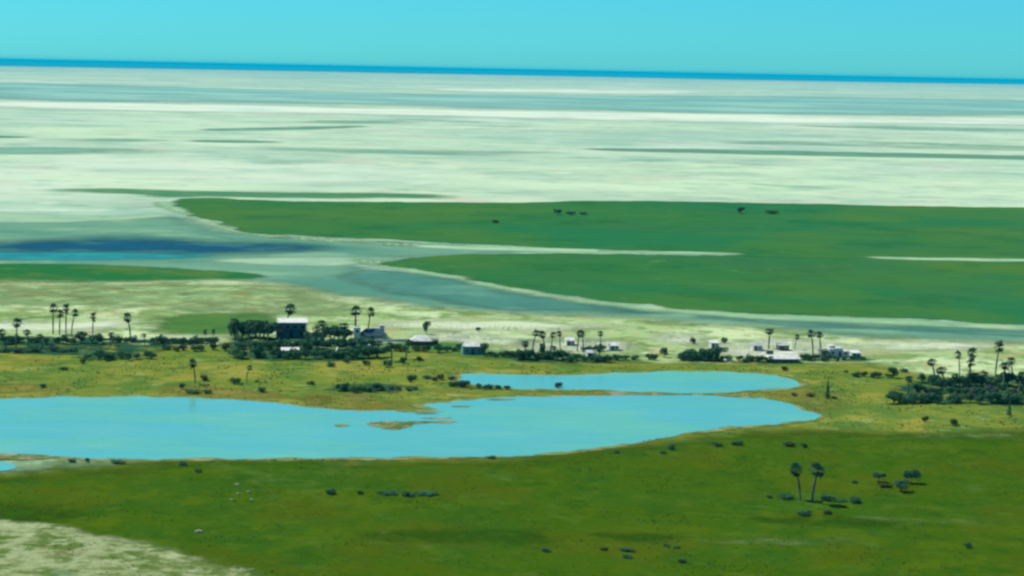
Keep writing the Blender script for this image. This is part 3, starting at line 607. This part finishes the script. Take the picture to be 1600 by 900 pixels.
# single plants
for a in [
    ('palm', 83, 523, 47, 15, 'tall palm, leftmost of the four behind the left-edge thicket', 'four palms behind the left-edge thicket'),
    ('palm', 93, 524, 42, 15, 'palm with a low crown, second from left among the four behind the left-edge thicket', 'four palms behind the left-edge thicket'),
    ('palm', 103, 522, 44, 14, 'palm, third from left among the four behind the left-edge thicket', 'four palms behind the left-edge thicket'),
    ('palm', 112, 523, 40, 13, 'shortest palm, rightmost of the four behind the left-edge thicket', 'four palms behind the left-edge thicket'),
    ('palm', 145, 531, 40, 12, 'narrow palm rising from the back row of the left thicket, left of the lone palm'),
    ('palm', 204, 533, 45, 15, 'lone slender palm above pale sand left of the green patch'),
    ('palm', 25, 549, 46, 18, 'dark full palm standing inside the thicket at the far left edge'),
    ('palm', 323, 539, 24, 8, 'thin young palm, left one of two at the end of the hedge-like row', 'pair of thin young palms'),
    ('palm', 333, 539, 23, 8, 'thin young palm, right one of two at the end of the hedge-like row', 'pair of thin young palms'),
    ('palm', 447, 522, 48, 21, 'big palm whose crown rises just behind the white lodge roof'),
    ('palm', 555, 529, 50, 22, 'big shaggy palm leaning over the left end of the blue-roofed house'),
    ('palm', 575, 524, 46, 14, 'slimmer palm just right of the big shaggy palm at the blue-roofed house'),
    ('tree', 666, 523, 21, 14, 'small dark tree behind the white shelter roof'),
    ('bush', 747, 519, 9, 9, 'small dark bush on sand above the small teal house'),
    ('palm', 832, 550, 34, 16, 'wide-crowned palm, leftmost of the small palm row on pale sand', 'row of small palms on pale sand'),
    ('palm', 851, 552, 36, 14, 'tallest palm of the small row, second from left on pale sand', 'row of small palms on pale sand'),
    ('palm', 861, 554, 33, 13, 'palm with a drooping crown, third from left in the small row', 'row of small palms on pale sand'),
    ('palm', 875, 549, 29, 11, 'short palm, fourth from left in the small row on sand', 'row of small palms on pale sand'),
    ('palm', 902, 550, 32, 12, 'palm, fifth from left in the small row, left of a close pair', 'row of small palms on pale sand'),
    ('palm', 911, 552, 33, 12, 'palm, sixth from left in the small row, right of a close pair', 'row of small palms on pale sand'),
    ('palm', 938, 548, 28, 11, 'rightmost palm of the small row on pale sand', 'row of small palms on pale sand'),
    ('tree', 847, 561, 24, 12, 'tall dark tree sticking out of the clump under the palm row'),
    ('tree', 755, 557, 21, 15, 'dark tree hiding the right end of the small teal house'),
    ('bush', 719, 546, 11, 15, 'dark bush at the left end of the small teal house'),
    ('tree', 1038, 559, 16, 14, 'single dark round tree at the left end of the pale clearing'),
    ('olive_bush', 1083, 538, 13, 10, 'olive green bush on pale sand behind the round clump'),
    ('bush', 1132, 537, 11, 12, 'small dark bush alone on pale sand right of the round clump'),
    ('palm', 1201, 546, 29, 17, 'wide-crowned palm behind the long white-roofed house'),
    ('palm', 1242, 547, 25, 9, 'thin palm behind the right end of the long white-roofed house'),
    ('palm', 1270, 554, 36, 16, 'dark palm, left one of the pair by the grey brown shed', 'pair of palms by the shed'),
    ('palm', 1282, 554, 33, 15, 'dark palm, right one of the pair by the grey brown shed', 'pair of palms by the shed'),
    ('palm', 1460, 594, 33, 16, 'palm at the left end of the big right-edge thicket'),
    ('palm', 1499, 590, 38, 13, 'short-crowned palm second from left above the right-edge thicket'),
    ('palm', 1515, 592, 49, 17, 'tall palm with a clear trunk above the middle of the right-edge thicket'),
    ('palm', 1513, 604, 42, 15, 'palm standing in front of the tall one in the right-edge thicket'),
    ('palm', 1555, 593, 55, 17, 'tallest palm, rising highest above the right-edge thicket'),
    ('palm', 1581, 598, 36, 15, 'rightmost palm above the right-edge thicket'),
    ('tree', 1396, 592, 18, 18, 'dark tree, upper left outlier of the right-edge thicket'),
    ('bush', 1413, 583, 9, 14, 'low dark bush beside the upper left outlier tree of the right-edge thicket'),
    ('tree', 1440, 599, 15, 16, 'dark tree between the outliers and the palms of the right-edge thicket'),
    ('slim', 1577, 650, 24, 8, 'slender dark tree standing in front of the right-edge thicket'),
    ('palm', 305, 601, 41, 14, 'lone palm on the olive plain above the lake left of the small palm'),
    ('olive_bush', 319, 596, 12, 16, 'olive bush at the foot of the lone palm above the lake'),
    ('palm', 385, 596, 25, 11, 'small palm on the olive plain right of the dark round bush'),
    ('bush', 368, 601, 14, 18, 'dark round bush left of the small palm on the olive plain'),
    ('bush', 285, 609, 12, 11, 'narrow dark bush on the shore below the lone palm'),
    ('bush', 301, 616, 9, 26, 'long low dark bush on the lake shore below the lone palm'),
    ('bush', 323, 616, 8, 20, 'flat dark bush on the lake shore right of the long low one'),
    ('bush', 409, 614, 11, 14, 'compact dark bush alone near the lake shore right of the small palm'),
    ('olive_bush', 487, 602, 7, 15, 'low olive bush left of the dark clump above the lake spit'),
    ('bush', 68, 607, 8, 14, 'small dark bush alone at the upper left lake shore'),
    ('olive_bush', 130, 569, 10, 11, 'olive bush under the front row of the left thicket'),
    ('olive_bush', 100, 579, 6, 15, 'flat olive bush alone on the left plain'),
    ('bush', 604, 575, 16, 17, 'dark upright bush on the yellow plain right of the lodge belt'),
    ('bush', 630, 569, 14, 14, 'dark bush just right of the upright bush on the yellow plain'),
    ('olive_bush', 655, 565, 9, 11, 'small olive bush, rightmost on the yellow plain right of the belt'),
    ('bush', 517, 574, 10, 17, 'dark low bush in front of the lodge belt'),
    ('bush', 541, 567, 8, 16, 'dark flat bush touching the front of the lodge belt'),
    ('olive_bush', 571, 572, 11, 14, 'bright olive bush in front of the right part of the lodge belt'),
    ('olive_bush', 640, 598, 10, 12, 'olive bush above the grey low growth by the lake spit'),
    ('slim', 1293, 624, 36, 9, 'slender conical tree alone right of the pond'),
    ('bush', 1303, 624, 5, 12, 'low dark bush standing in for shadow at the foot of the conical tree'),  # added bush shape that imitates the conical tree's cast shadow
    ('bush', 1240, 620, 7, 13, 'small dark bush at the right tip of the pond'),
    ('olive_bush', 1267, 621, 7, 17, 'small olive bush between the pond tip and the conical tree'),
    ('olive_bush', 1225, 580, 9, 16, 'olive bush below the long white-roofed house'),
    ('bush', 1322, 583, 5, 8, 'tiny bush on the green plain above the conical tree'),
    ('olive_bush', 1445, 661, 12, 13, 'pale olive bush on the meadow below the right-edge thicket'),
    ('olive_bush', 1490, 666, 14, 13, 'taller olive bush right of the pale one below the right-edge thicket'),
    ('grey_bush', 872, 607, 11, 17, 'grey green reed bush standing in the pond shallows'),
    ('palm', 1250, 783, 60, 23, 'left palm of the pair on the near meadow, with the smaller crown', 'two palms on the near meadow'),
    ('palm', 1269, 787, 64, 28, 'right palm of the pair on the near meadow, with the fuller crown', 'two palms on the near meadow'),
    ('flat_tree', 1372, 755, 14, 23, 'flat dark tree, left one of three on the near meadow right of the palms', 'three flat trees on the near meadow'),
    ('flat_tree', 1424, 757, 19, 26, 'flat dark tree, right one of three on the near meadow', 'three flat trees on the near meadow'),
    ('tree', 1408, 770, 19, 27, 'darkest and nearest of the three trees on the near meadow', 'three flat trees on the near meadow'),
    ('olive_bush', 1385, 763, 8, 26, 'low bush at the foot of the three flat trees'),
    ('bush', 1202, 780, 7, 11, 'small bush, leftmost beside the two meadow palms'),
    ('bush', 1228, 781, 9, 30, 'wide low bush left of the meadow palm trunks'),
    ('bush', 1291, 784, 12, 25, 'dark bush right of the meadow palm trunks'),
    ('bush', 1312, 785, 5, 26, 'thin low bush between the two dark bushes right of the meadow palms'),
    ('bush', 1336, 788, 12, 22, 'dark round bush, rightmost in the row by the meadow palms'),
    ('bush', 1257, 807, 11, 25, 'dark bush in front of the two meadow palms'),
    ('olive_bush', 1293, 805, 9, 15, 'olive bush right of the one in front of the meadow palms'),
    ('olive_bush', 1336, 757, 6, 12, 'faint olive bush between the palms and the flat trees'),
    ('bush', 517, 774, 12, 21, 'dark round bush alone on the meadow below the lake'),
    ('olive_bush', 562, 774, 8, 15, 'small olive bush between the round bush and the flat row below the lake'),
    ('bush', 606, 774, 8, 34, 'wide low bush at the left of the flat row below the lake'),
    ('bush', 637, 777, 11, 24, 'highest bush in the flat row below the lake'),
    ('bush', 668, 775, 6, 40, 'long flat bush at the right of the row below the lake'),
    ('bush', 1513, 858, 11, 14, 'single dark bush in the lower right meadow'),
    ('bush', 979, 863, 7, 28, 'upper one of two dark bushes stacked at the bottom centre of the meadow'),
    ('bush', 980, 874, 8, 19, 'lower one of two dark bushes stacked at the bottom centre of the meadow'),
    ('bush', 853, 864, 8, 17, 'dark bush at the end of the pale track at bottom centre'),
    ('olive_bush', 945, 862, 7, 14, 'olive bush left of the two stacked dark bushes'),
    ('bush', 1041, 856, 6, 14, 'small bush at the right end of the pale track'),
    ('bush', 1057, 858, 5, 14, 'flat small bush beside the one at the right end of the pale track'),
    ('olive_bush', 1064, 881, 8, 16, 'olive bush near the bottom edge right of centre'),
    ('bush', 1050, 704, 11, 15, 'dark bush on the right lake bank, taller of a close pair'),
    ('bush', 1036, 710, 6, 13, 'low dark bush on the right lake bank left of the taller one'),
    ('bush', 1120, 699, 9, 19, 'dark bush on the right lake bank, left of the middle two', 'bushes on the right lake bank'),
    ('bush', 1153, 697, 9, 21, 'dark bush on the right lake bank, right of the middle two', 'bushes on the right lake bank'),
    ('olive_bush', 1231, 698, 9, 26, 'wide olive bush at the right end of the lake bank bushes'),
    ('olive_bush', 1256, 700, 8, 15, 'small olive bush just right of the wide olive one on the bank'),
    ('bush', 768, 718, 6, 19, 'low dark bush at the water edge of the near lake shore'),
    ('bush', 964, 710, 7, 11, 'small dark bush where the near lake shore bends'),
    ('bush', 136, 724, 10, 8, 'upright dark bush on the grey mud of the lower left shore'),
    ('bush', 112, 724, 7, 17, 'low dark bush left of the upright one on the grey mud'),
    ('bush', 184, 725, 6, 28, 'wide low bush right of the upright one on the grey mud'),
    ('bush', 286, 729, 8, 15, 'dark bush on the near shore right of the grey mud'),
    ('olive_bush', 310, 739, 7, 17, 'olive bush on the meadow just below the near lake shore'),
    ('tree', 872, 336, 9, 16, 'dark tree, left one of the far trio in the upper green field', 'far trio in the upper green field'),
    ('bush', 893, 336, 7, 17, 'dark bush, middle one of the far trio in the upper green field', 'far trio in the upper green field'),
    ('bush', 910, 336, 6, 15, 'dark bush, right one of the far trio in the upper green field', 'far trio in the upper green field'),
    ('tree', 1157, 334, 10, 15, 'dark round tree, left one of the far pair in the upper green field', 'far pair in the upper green field'),
    ('bush', 1206, 334, 7, 27, 'wide dark bush, right one of the far pair in the upper green field', 'far pair in the upper green field'),
    ('olive_bush', 775, 349, 6, 13, 'faint small bush left in the upper green field'),
]:
    plant(*a)

# ------------------------------------------------------------------ buildings
def paint(name, c, c2=None, rough=0.8, size=1.2):
    b = N(name); c2 = c2 or tuple(v * 0.8 for v in c[:3]) + (1,)
    p = b.bsdf(b.mix(b.step(b.noise(size, 5), 0.42, 0.7), c, c2), rough, 0.2); b.l(p.outputs[0], b.out.inputs[0]); return b.m
WHITE = paint('white_paint', (0.64, 0.65, 0.60, 1), (0.42, 0.41, 0.34, 1), size=1.6)
TEAL = paint('teal_wall', (0.16, 0.30, 0.27, 1), (0.10, 0.21, 0.19, 1)); NAVY = paint('navy_roof', (0.025, 0.07, 0.11, 1), (0.04, 0.07, 0.08, 1)); PALEW = paint('pale_wall', (0.50, 0.56, 0.50, 1))
BROWN = paint('brown_grey_wall', (0.22, 0.20, 0.17, 1)); DARKW = paint('dark_wall', (0.10, 0.13, 0.11, 1), (0.06, 0.08, 0.06, 1)); WOOD = paint('wood', (0.10, 0.07, 0.045, 1))
b = N('window_glass'); p = b.bsdf((0.012, 0.02, 0.022, 1), 0.12, 0.5); b.l(p.outputs[0], b.out.inputs[0]); GLASS = b.m
def box(bm, x0, x1, y0, y1, z0, z1):
    v = [bm.verts.new((x, y, z)) for z in (z0, z1) for x, y in ((x0, y0), (x1, y0), (x1, y1), (x0, y1))]
    for f in ((3, 2, 1, 0), (4, 5, 6, 7), (0, 1, 5, 4), (1, 2, 6, 5), (2, 3, 7, 6), (3, 0, 4, 7)): bm.faces.new([v[i] for i in f])
def part(name, mat, parent, *boxes, prism=None):
    bm = bmesh.new()
    for q in boxes: box(bm, *q)
    if prism:
        lo, hi = prism; a = [bm.verts.new(q) for q in lo]; c = [bm.verts.new(q) for q in hi]; n = len(a)
        bm.faces.new(a[::-1]); bm.faces.new(c)
        for i in range(n): bm.faces.new((a[i], a[(i + 1) % n], c[(i + 1) % n], c[i]))
    bmesh.ops.recalc_face_normals(bm, faces=bm.faces)
    me = bpy.data.meshes.new(name); bm.to_mesh(me); bm.free(); me.materials.append(mat)
    return link(name, me, parent)
def window(parent, x, z, w_, h_, y=0.0):
    f = part('window', PALEW, parent, (x - w_ / 2 - .1, x - w_ / 2, y - .06, y + .02, z - .1, z + h_ + .1), (x + w_ / 2, x + w_ / 2 + .1, y - .06, y + .02, z - .1, z + h_ + .1),
             (x - w_ / 2, x + w_ / 2, y - .06, y + .02, z + h_, z + h_ + .1), (x - w_ / 2, x + w_ / 2, y - .09, y + .02, z - .1, z))
    part('pane', GLASS, f, (x - w_ / 2, x + w_ / 2, y - .03, y + .01, z, z + h_))
def door(parent, x, w_, h_, mat=WOOD, y=0.0):
    d = part('door', mat, parent, (x - w_ / 2, x + w_ / 2, y - .07, y + .02, 0, h_))
    part('handle', WHITE, d, (x + w_ / 2 - .18, x + w_ / 2 - .1, y - .14, y - .072, 1.0, 1.12))
def house(px0, px1, py, name, label, cat='house', rz=0.0):
    a, c = G(px0, py), G(px1, py); m = (a + c) / 2; wd = float(np.hypot(*(c - a)))
    o = empty(name, (m[0], m[1], 0.22), rz + math.atan2(c[1] - a[1], c[0] - a[0]))
    tag(o, label, cat); return o, wd, math.hypot(math.hypot(*m), H) / FPX

# lodge: two storeys, open upper gallery, thin white roof
o, wd, m = house(430, 480, 529, 'lodge', 'two-storey teal lodge with a flat white roof, behind dark bushes', 'lodge')
x = wd / 2; h = 24 * m
part('wall', TEAL, o, (-x + .4, x - .4, 0, 7, 0, h - .05))
part('roof', WHITE, o, prism=([(-x - .3 + 1.2, -1.6, h), (x + .3, -1.6, h), (x + .3, 8.2, h + .5), (-x + .9, 8.2, h + .5)], [(-x + .9, -1.6, h + .22), (x + .3, -1.6, h + .22), (x + .3, 8.2, h + .75), (-x + .9, 8.2, h + .75)]))
part('gallery_floor', WOOD, o, (-x - .6, x, -1.5, -.004, h * .46, h * .46 + .18))
for i in range(5):
    xx = -x + .9 + i * (2 * x - 1.0) / 4
    part('post', WOOD, o, (xx - .09, xx + .09, -1.42, -1.24, h * .46 + .18, h - .003)); part('post', WOOD, o, (xx - .09, xx + .09, -1.42, -1.24, -.2, h * .46))
part('railing', WOOD, o, (-x - .5, x - .1, -1.49, -1.43, h * .46 + 1.05, h * .46 + 1.13), *[(-x - .5 + k * .42, -x - .46 + k * .42, -1.48, -1.44, h * .46 + .18, h * .46 + 1.05) for k in range(int((2 * x + .3) / .42))])
for i in range(4): window(o, -x + 1.9 + i * (2 * x - 3.6) / 3, h * .46 + .9, 1.2, 1.2)
for i in (0, 2): window(o, -x + 2.2 + i * (2 * x - 4.2) / 2, 1.0, 1.3, 1.2)
door(o, 0, 1.1, 2.1)
# house with a navy hipped roof and two pale end towers
o, wd, m = house(553, 606, 531, 'blue_roofed_house', 'house with a dark blue hipped roof between two pale end walls')
x = wd / 2; e = 6 * m
part('wall', TEAL, o, (-x + 2.6, x - .6, 0, 6, 0, e))
part('roof', NAVY, o, prism=([(-x + 2.5, -.5, e + .003), (x - .1, -.5, e + .003), (x - .1, 6.5, e + .003), (-x + 2.5, 6.5, e + .003)], [(-x + 4.6, 2.6, e + 2.2), (x - 3.2, 2.6, e + 2.2), (x - 3.2, 3.4, e + 2.2), (-x + 4.6, 3.4, e + 2.2)]))
part('wing', PALEW, o, (-x, -x + 2.45, .4, 5.6, 0, 18 * m))
part('tower', WHITE, o, (x - 2.6, x - .9, 4.6, 6.4, e + .8, e + 3.2))
for xx in (-x + 4.2, x - 2.2): window(o, xx, .6, 1.0, .8)
window(o, -x + 1.2, 2.4, .8, .9, .4); door(o, 0.6, 1.0, min(e - .1, 2.0))
# white garden wall
a, c = G(545, 535), G(641, 534); mm = (a + c) / 2; L = float(np.hypot(*(c - a)))
o = empty('garden_wall', (mm[0], mm[1], .2), math.atan2(c[1] - a[1], c[0] - a[0])); tag(o, 'low white wall running below the blue-roofed house', 'wall', kind='thing')
part('masonry', WHITE, o, (-L / 2, L / 2, -.12, .12, -.2, .72)); part('coping', PALEW, o, (-L / 2 - .05, L / 2 + .05, -.18, .18, .722, .82))
for k in range(7): xx = -L / 2 + .3 + k * (L - .6) / 6; part('pier', WHITE, o, (xx - .2, xx + .2, -.2, .2, .823, 1.02))
# open shelter with a white hipped roof
o, wd, m = house(634, 686, 541, 'shelter', 'long dark shelter with a white hipped roof, right of the white wall', 'shelter')
x = wd / 2; e = 7.5 * m
part('wall', DARKW, o, (-x + .3, x - .3, .3, 4.2, 0, e - .02))
part('roof', WHITE, o, prism=([(-x + 1.8, -.9, e), (x - 2.4, -.9, e), (x - 2.4, 5, e), (-x + 1.8, 5, e)], [(-x + 3.8, 1.7, e + 1.7), (x - 4.4, 1.7, e + 1.7), (x - 4.4, 2.4, e + 1.7), (-x + 3.8, 2.4, e + 1.7)]))
part('eaves', DARKW, o, (-x, -x + 1.78, -.3, 4.6, e, e + .2), (x - 2.38, x, -.3, 4.6, e, e + .2))
for xx in (-x + 2, 0, x - 2.6): window(o, xx, .5, 1.2, .7, .3)
door(o, x - 1.2, .9, e - .2, y=.3)
# small teal house
o, wd, m = house(722, 758, 555, 'small_house', 'small teal house with a bright white gabled roof, left of the palm row')
x = wd / 2; e = 13 * m
part('wall', TEAL, o, (-x + .3, x - .3, 0, 5, 0, e - .02))
part('roof', WHITE, o, prism=([(-x + .9, -.5, e), (x - 1.6, -.5, e), (x - 1.6, 5.4, e), (-x + .9, 5.4, e)], [(-x + 1.2, 2.3, e + 1.4), (x - 2.2, 2.3, e + 1.4), (x - 2.2, 2.6, e + 1.4), (-x + 1.2, 2.6, e + 1.4)]))
for xx in (-x + 1.8, x - 2.2): window(o, xx, 1.0, .9, .9)
door(o, -.3, .9, 2.0)
# low hut and white tent in the belt below the lodge
o, wd, m = house(439, 468, 555, 'hut', 'low hut with a long white roof in the dark belt below the lodge', 'hut')
x = wd / 2; e = 6 * m
part('wall', DARKW, o, (-x + .4, x - .4, 0, 3.6, 0, e - .02)); part('roof', WHITE, o, prism=([(-x, -.5, e), (x, -.5, e), (x, 4, e + .5), (-x, 4, e + .5)], [(-x, -.5, e + .18), (x, -.5, e + .18), (x, 4, e + .7), (-x, 4, e + .7)]))
door(o, .2, .8, e - .15); window(o, -1.7, .5, .8, .6)
o, wd, m = house(522, 534, 556, 'tent', 'small white tent among bushes in the dark belt, right of the low hut', 'tent')
x = wd / 2
part('canvas', WHITE, o, prism=([(-x, 0, .02), (x, 0, .02), (x, 3, .02), (-x, 3, .02)], [(-.12, .1, 2.5), (.12, .1, 2.5), (.12, 2.9, 2.5), (-.12, 2.9, 2.5)]))
part('flap', DARKW, o, prism=([(-.45, -.06, .02), (.45, -.06, .02), (.45, -.02, .02), (-.45, -.02, .02)], [(-.05, .02, 1.7), (.05, .02, 1.7), (.05, .06, 1.7), (-.05, .06, 1.7)]))
# long white-roofed house
o, wd, m = house(1199, 1251, 568, 'long_house', 'long low house with a white roof above the right end of the pond')
x = wd / 2; e = 6.5 * m
part('wall', DARKW, o, (-x + .8, x - .6, 0, 5, 0, e - .02))
part('roof', WHITE, o, prism=([(-x, -.8, e), (x, -.8, e), (x, 5.6, e), (-x, 5.6, e)], [(-x + .8, 2.2, e + 1.1), (x - .8, 2.2, e + 1.1), (x - .8, 2.5, e + 1.1), (-x + .8, 2.5, e + 1.1)]))
for k in range(4): window(o, -x + 2 + k * (2 * x - 4) / 3, .5, 1.1, .7)
door(o, 1.0, .9, e - .15)
part('water_tank', DARKW, o, (-x + 1.0, -x + 3.2, 4.2, 5.8, e + .9, e + 2.2))
# white block house and grey brown shed
o, wd, m = house(1296, 1327, 559, 'block_house', 'stepped white block house at the right end of the village')
x = wd / 2
part('wall', WHITE, o, (-x, x * .35, 0, 5, 0, 13 * m), (x * .35 + .01, x, .4, 5, 0, 9 * m)); part('upper_room', WHITE, o, (-x + .3, -x + 2.4, 1.6, 4.6, 13 * m + .003, 17 * m))
part('roof', PALEW, o, (-x + 2.5, x * .35 - .1, .1, 4.9, 13 * m + .002, 13 * m + .15))
window(o, -x + 1.3, 1.2, .8, .8); window(o, x * .68, .9, .8, .8, .4); door(o, .2, .9, 2.0)
o, wd, m = house(1284, 1296.5, 560, 'shed', 'grey brown shed against the left end of the white block house', 'shed')
x = wd / 2
part('wall', BROWN, o, (-x, x, 1.2, 4.5, 0, 10 * m)); part('roof', DARKW, o, (-x - .1, x + .05, 1.0, 4.7, 10 * m + .003, 10 * m + .15)); door(o, 0, .9, 2.0, y=1.2)

# small low houses scattered over the pale clearing
def cottage(px0, px1, py, hp, wallm, roofm, label, gable=True):
    o, wd, m = house(px0, px1, py, 'cottage', label, 'house', 0); o['group'] = 'small low houses on the pale clearing'
    x = wd / 2; e = max(hp * m * .7, 1.9)
    part('wall', wallm, o, (-x + .25, x - .25, 0, 3.8, 0, e - .01))
    if gable: part('roof', roofm, o, prism=([(-x, -.5, e), (x, -.5, e), (x, 4.3, e), (-x, 4.3, e)], [(-x + .3, 1.8, e + .9), (x - .3, 1.8, e + .9), (x - .3, 2.0, e + .9), (-x + .3, 2.0, e + .9)]))
    else: part('roof', roofm, o, prism=([(-x, -.5, e), (x, -.5, e), (x, 4.2, e + .4), (-x, 4.2, e + .4)], [(-x, -.5, e + .12), (x, -.5, e + .12), (x, 4.2, e + .52), (-x, 4.2, e + .52)]))
    door(o, -x * .35, .8, min(1.8, e - .1)); window(o, x * .4, .8, .8, .6)
TIN = paint('tin_roof', (0.42, 0.46, 0.44, 1), (0.26, 0.24, 0.2, 1), size=.9); LIME = paint('lime_wall', (0.62, 0.63, 0.56, 1), (0.45, 0.45, 0.36, 1))
cottage(884, 899, 541, 9, LIME, WHITE, 'small pale cottage in the gap of the small palm row')
cottage(952, 968, 549, 8, LIME, WHITE, 'white roofed cottage just right of the small palm row')
cottage(917, 928, 561, 7, PALEW, TIN, 'tiny tin roofed cottage among the bushes above the pond', False)
cottage(1110, 1124, 545, 8, LIME, WHITE, 'small white cottage behind the round clump', False)
cottage(1176, 1192, 549, 8, LIME, TIN, 'grey roofed cottage left of the wide-crowned palm')
cottage(1216, 1234, 549, 8, DARKW, TIN, 'dark cottage behind the long white-roofed house', False)
cottage(1330, 1346, 561, 7, LIME, WHITE, 'low white cottage right of the stepped block house', False)
cottage(566, 578, 549, 7, PALEW, WHITE, 'pale cottage half hidden in the dark belt right of the tent', False)

# ------------------------------------------------------------------ pale rocks on the meadow
ROCK = paint('pale_rock', (0.20, 0.24, 0.14, 1), (0.12, 0.16, 0.07, 1), size=.5)
for i, (px, py, s, lb) in enumerate([(370, 760, .55, 'pale rock, topmost of the scattered rocks on the left meadow'), (372, 774, .40, 'small pale rock below the topmost one on the left meadow'),
                                     (389, 771, .42, 'small pale rock, rightmost pair upper one on the left meadow'), (394, 784, .45, 'pale rock, lowest right of the scattered rocks on the left meadow'),
                                     (362, 784, .4, 'pale rock, lowest left of the scattered rocks on the left meadow'), (311, 834, .6, 'large pale rock alone above the bare ground at lower left')]):
    bm = bmesh.new(); bmesh.ops.create_icosphere(bm, subdivisions=3, radius=s)
    for v in bm.verts:
        v.co *= 1 + .35 * mnoise.noise(v.co * 1.6 + Vector((i * 5.1, 0, 0))) + .12 * mnoise.noise(v.co * 5 + Vector((i, 2, 0))); v.co.z *= .62; v.co.x *= 1.35
    me = bpy.data.meshes.new('rock'); bm.to_mesh(me); bm.free(); me.materials.append(ROCK)
    q = G(px, py); r = link('rock', me); r.location = (q[0], q[1], .3 + s * .25); tag(r, lb, 'rock', 'pale rocks on the left meadow')

# ------------------------------------------------------------------ grass tufts (uncountable)
def tufts(name, n, area, hlo, hhi, mat, seed, avoid=()):
    rng = np.random.default_rng(seed); V, F, T = [], [], []
    gp = to_ground(chaikin(area)); av = [to_ground(chaikin(a)) for a in avoid]
    # spread evenly over the land, denser in clumps
    y0, y1 = gp[:, 1].min(), gp[:, 1].max(); P = []
    while len(P) < n:
        Y = np.sqrt(rng.uniform(y0 ** 2, y1 ** 2, n)); X = Y * rng.uniform(-.27, .27, n)
        q = np.stack([X, Y], 1); ok = signed(q, gp) > 0
        for a in av: ok &= signed(q, a) < -.6
        for pnt in q[ok]:
            d = mnoise.noise(Vector((pnt[0] / 14, pnt[1] / 22, seed))) + .5 * mnoise.noise(Vector((pnt[0] / 4, pnt[1] / 5, seed)))
            if rng.random() < max(.06, .2 + 1.6 * d): P.append(pnt)
    for pnt in P[:n]:
        hgt = hlo + (hhi - hlo) * rng.random() ** 2.2; t = rng.random(); a0 = rng.random() * 6.28; wdt = hgt * rng.uniform(.7, 1.5)
        for k in range(4):
            a = a0 + k * 1.6; u = np.array([math.cos(a), math.sin(a)]); c = pnt + rng.normal(0, .12, 2); lean = rng.normal(0, .3, 2) * hgt; b = len(V)
            V += [(c[0] - u[0] * wdt * .3, c[1] - u[1] * wdt * .3, .24), (c[0] + u[0] * wdt * .3, c[1] + u[1] * wdt * .3, .24), (c[0] + u[0] * wdt * .45 + lean[0], c[1] + u[1] * wdt * .45 + lean[1], .28 + hgt * rng.uniform(.6, 1)), (c[0] - u[0] * wdt * .4 + lean[0], c[1] - u[1] * wdt * .4 + lean[1], .28 + hgt)]
            T += [t] * 4; F.append((b, b + 1, b + 2, b + 3))
    o = link(name, mesh_of(name, V, F, mat, T)); tag(o, kind='stuff'); return o
GRASS = leaf_mat('meadow_tufts', (0.03, 0.08, 0.008, 1), (0.09, 0.14, 0.02, 1), (0.05, 0.1, 0.012, 1), 0.55)
DRY = leaf_mat('dry_tufts', (0.07, 0.11, 0.025, 1), (0.20, 0.20, 0.07, 1), (0.12, 0.14, 0.04, 1), 0.55)
tufts('grass', 9000, [(-60, 745), (240, 732), (700, 726), (880, 720), (1040, 698), (1240, 675), (1700, 676), (1760, 920), (-120, 920)], .07, .2, GRASS, 3)
tufts('dry_tussock_grass', 4200, [(-60, 548), (600, 560), (800, 572), (1300, 575), (1450, 600), (1700, 640), (1700, 690), (1280, 665), (1000, 700), (700, 724), (-60, 735)], .08, .34, DRY, 4, avoid=(lake, upper, inlet))
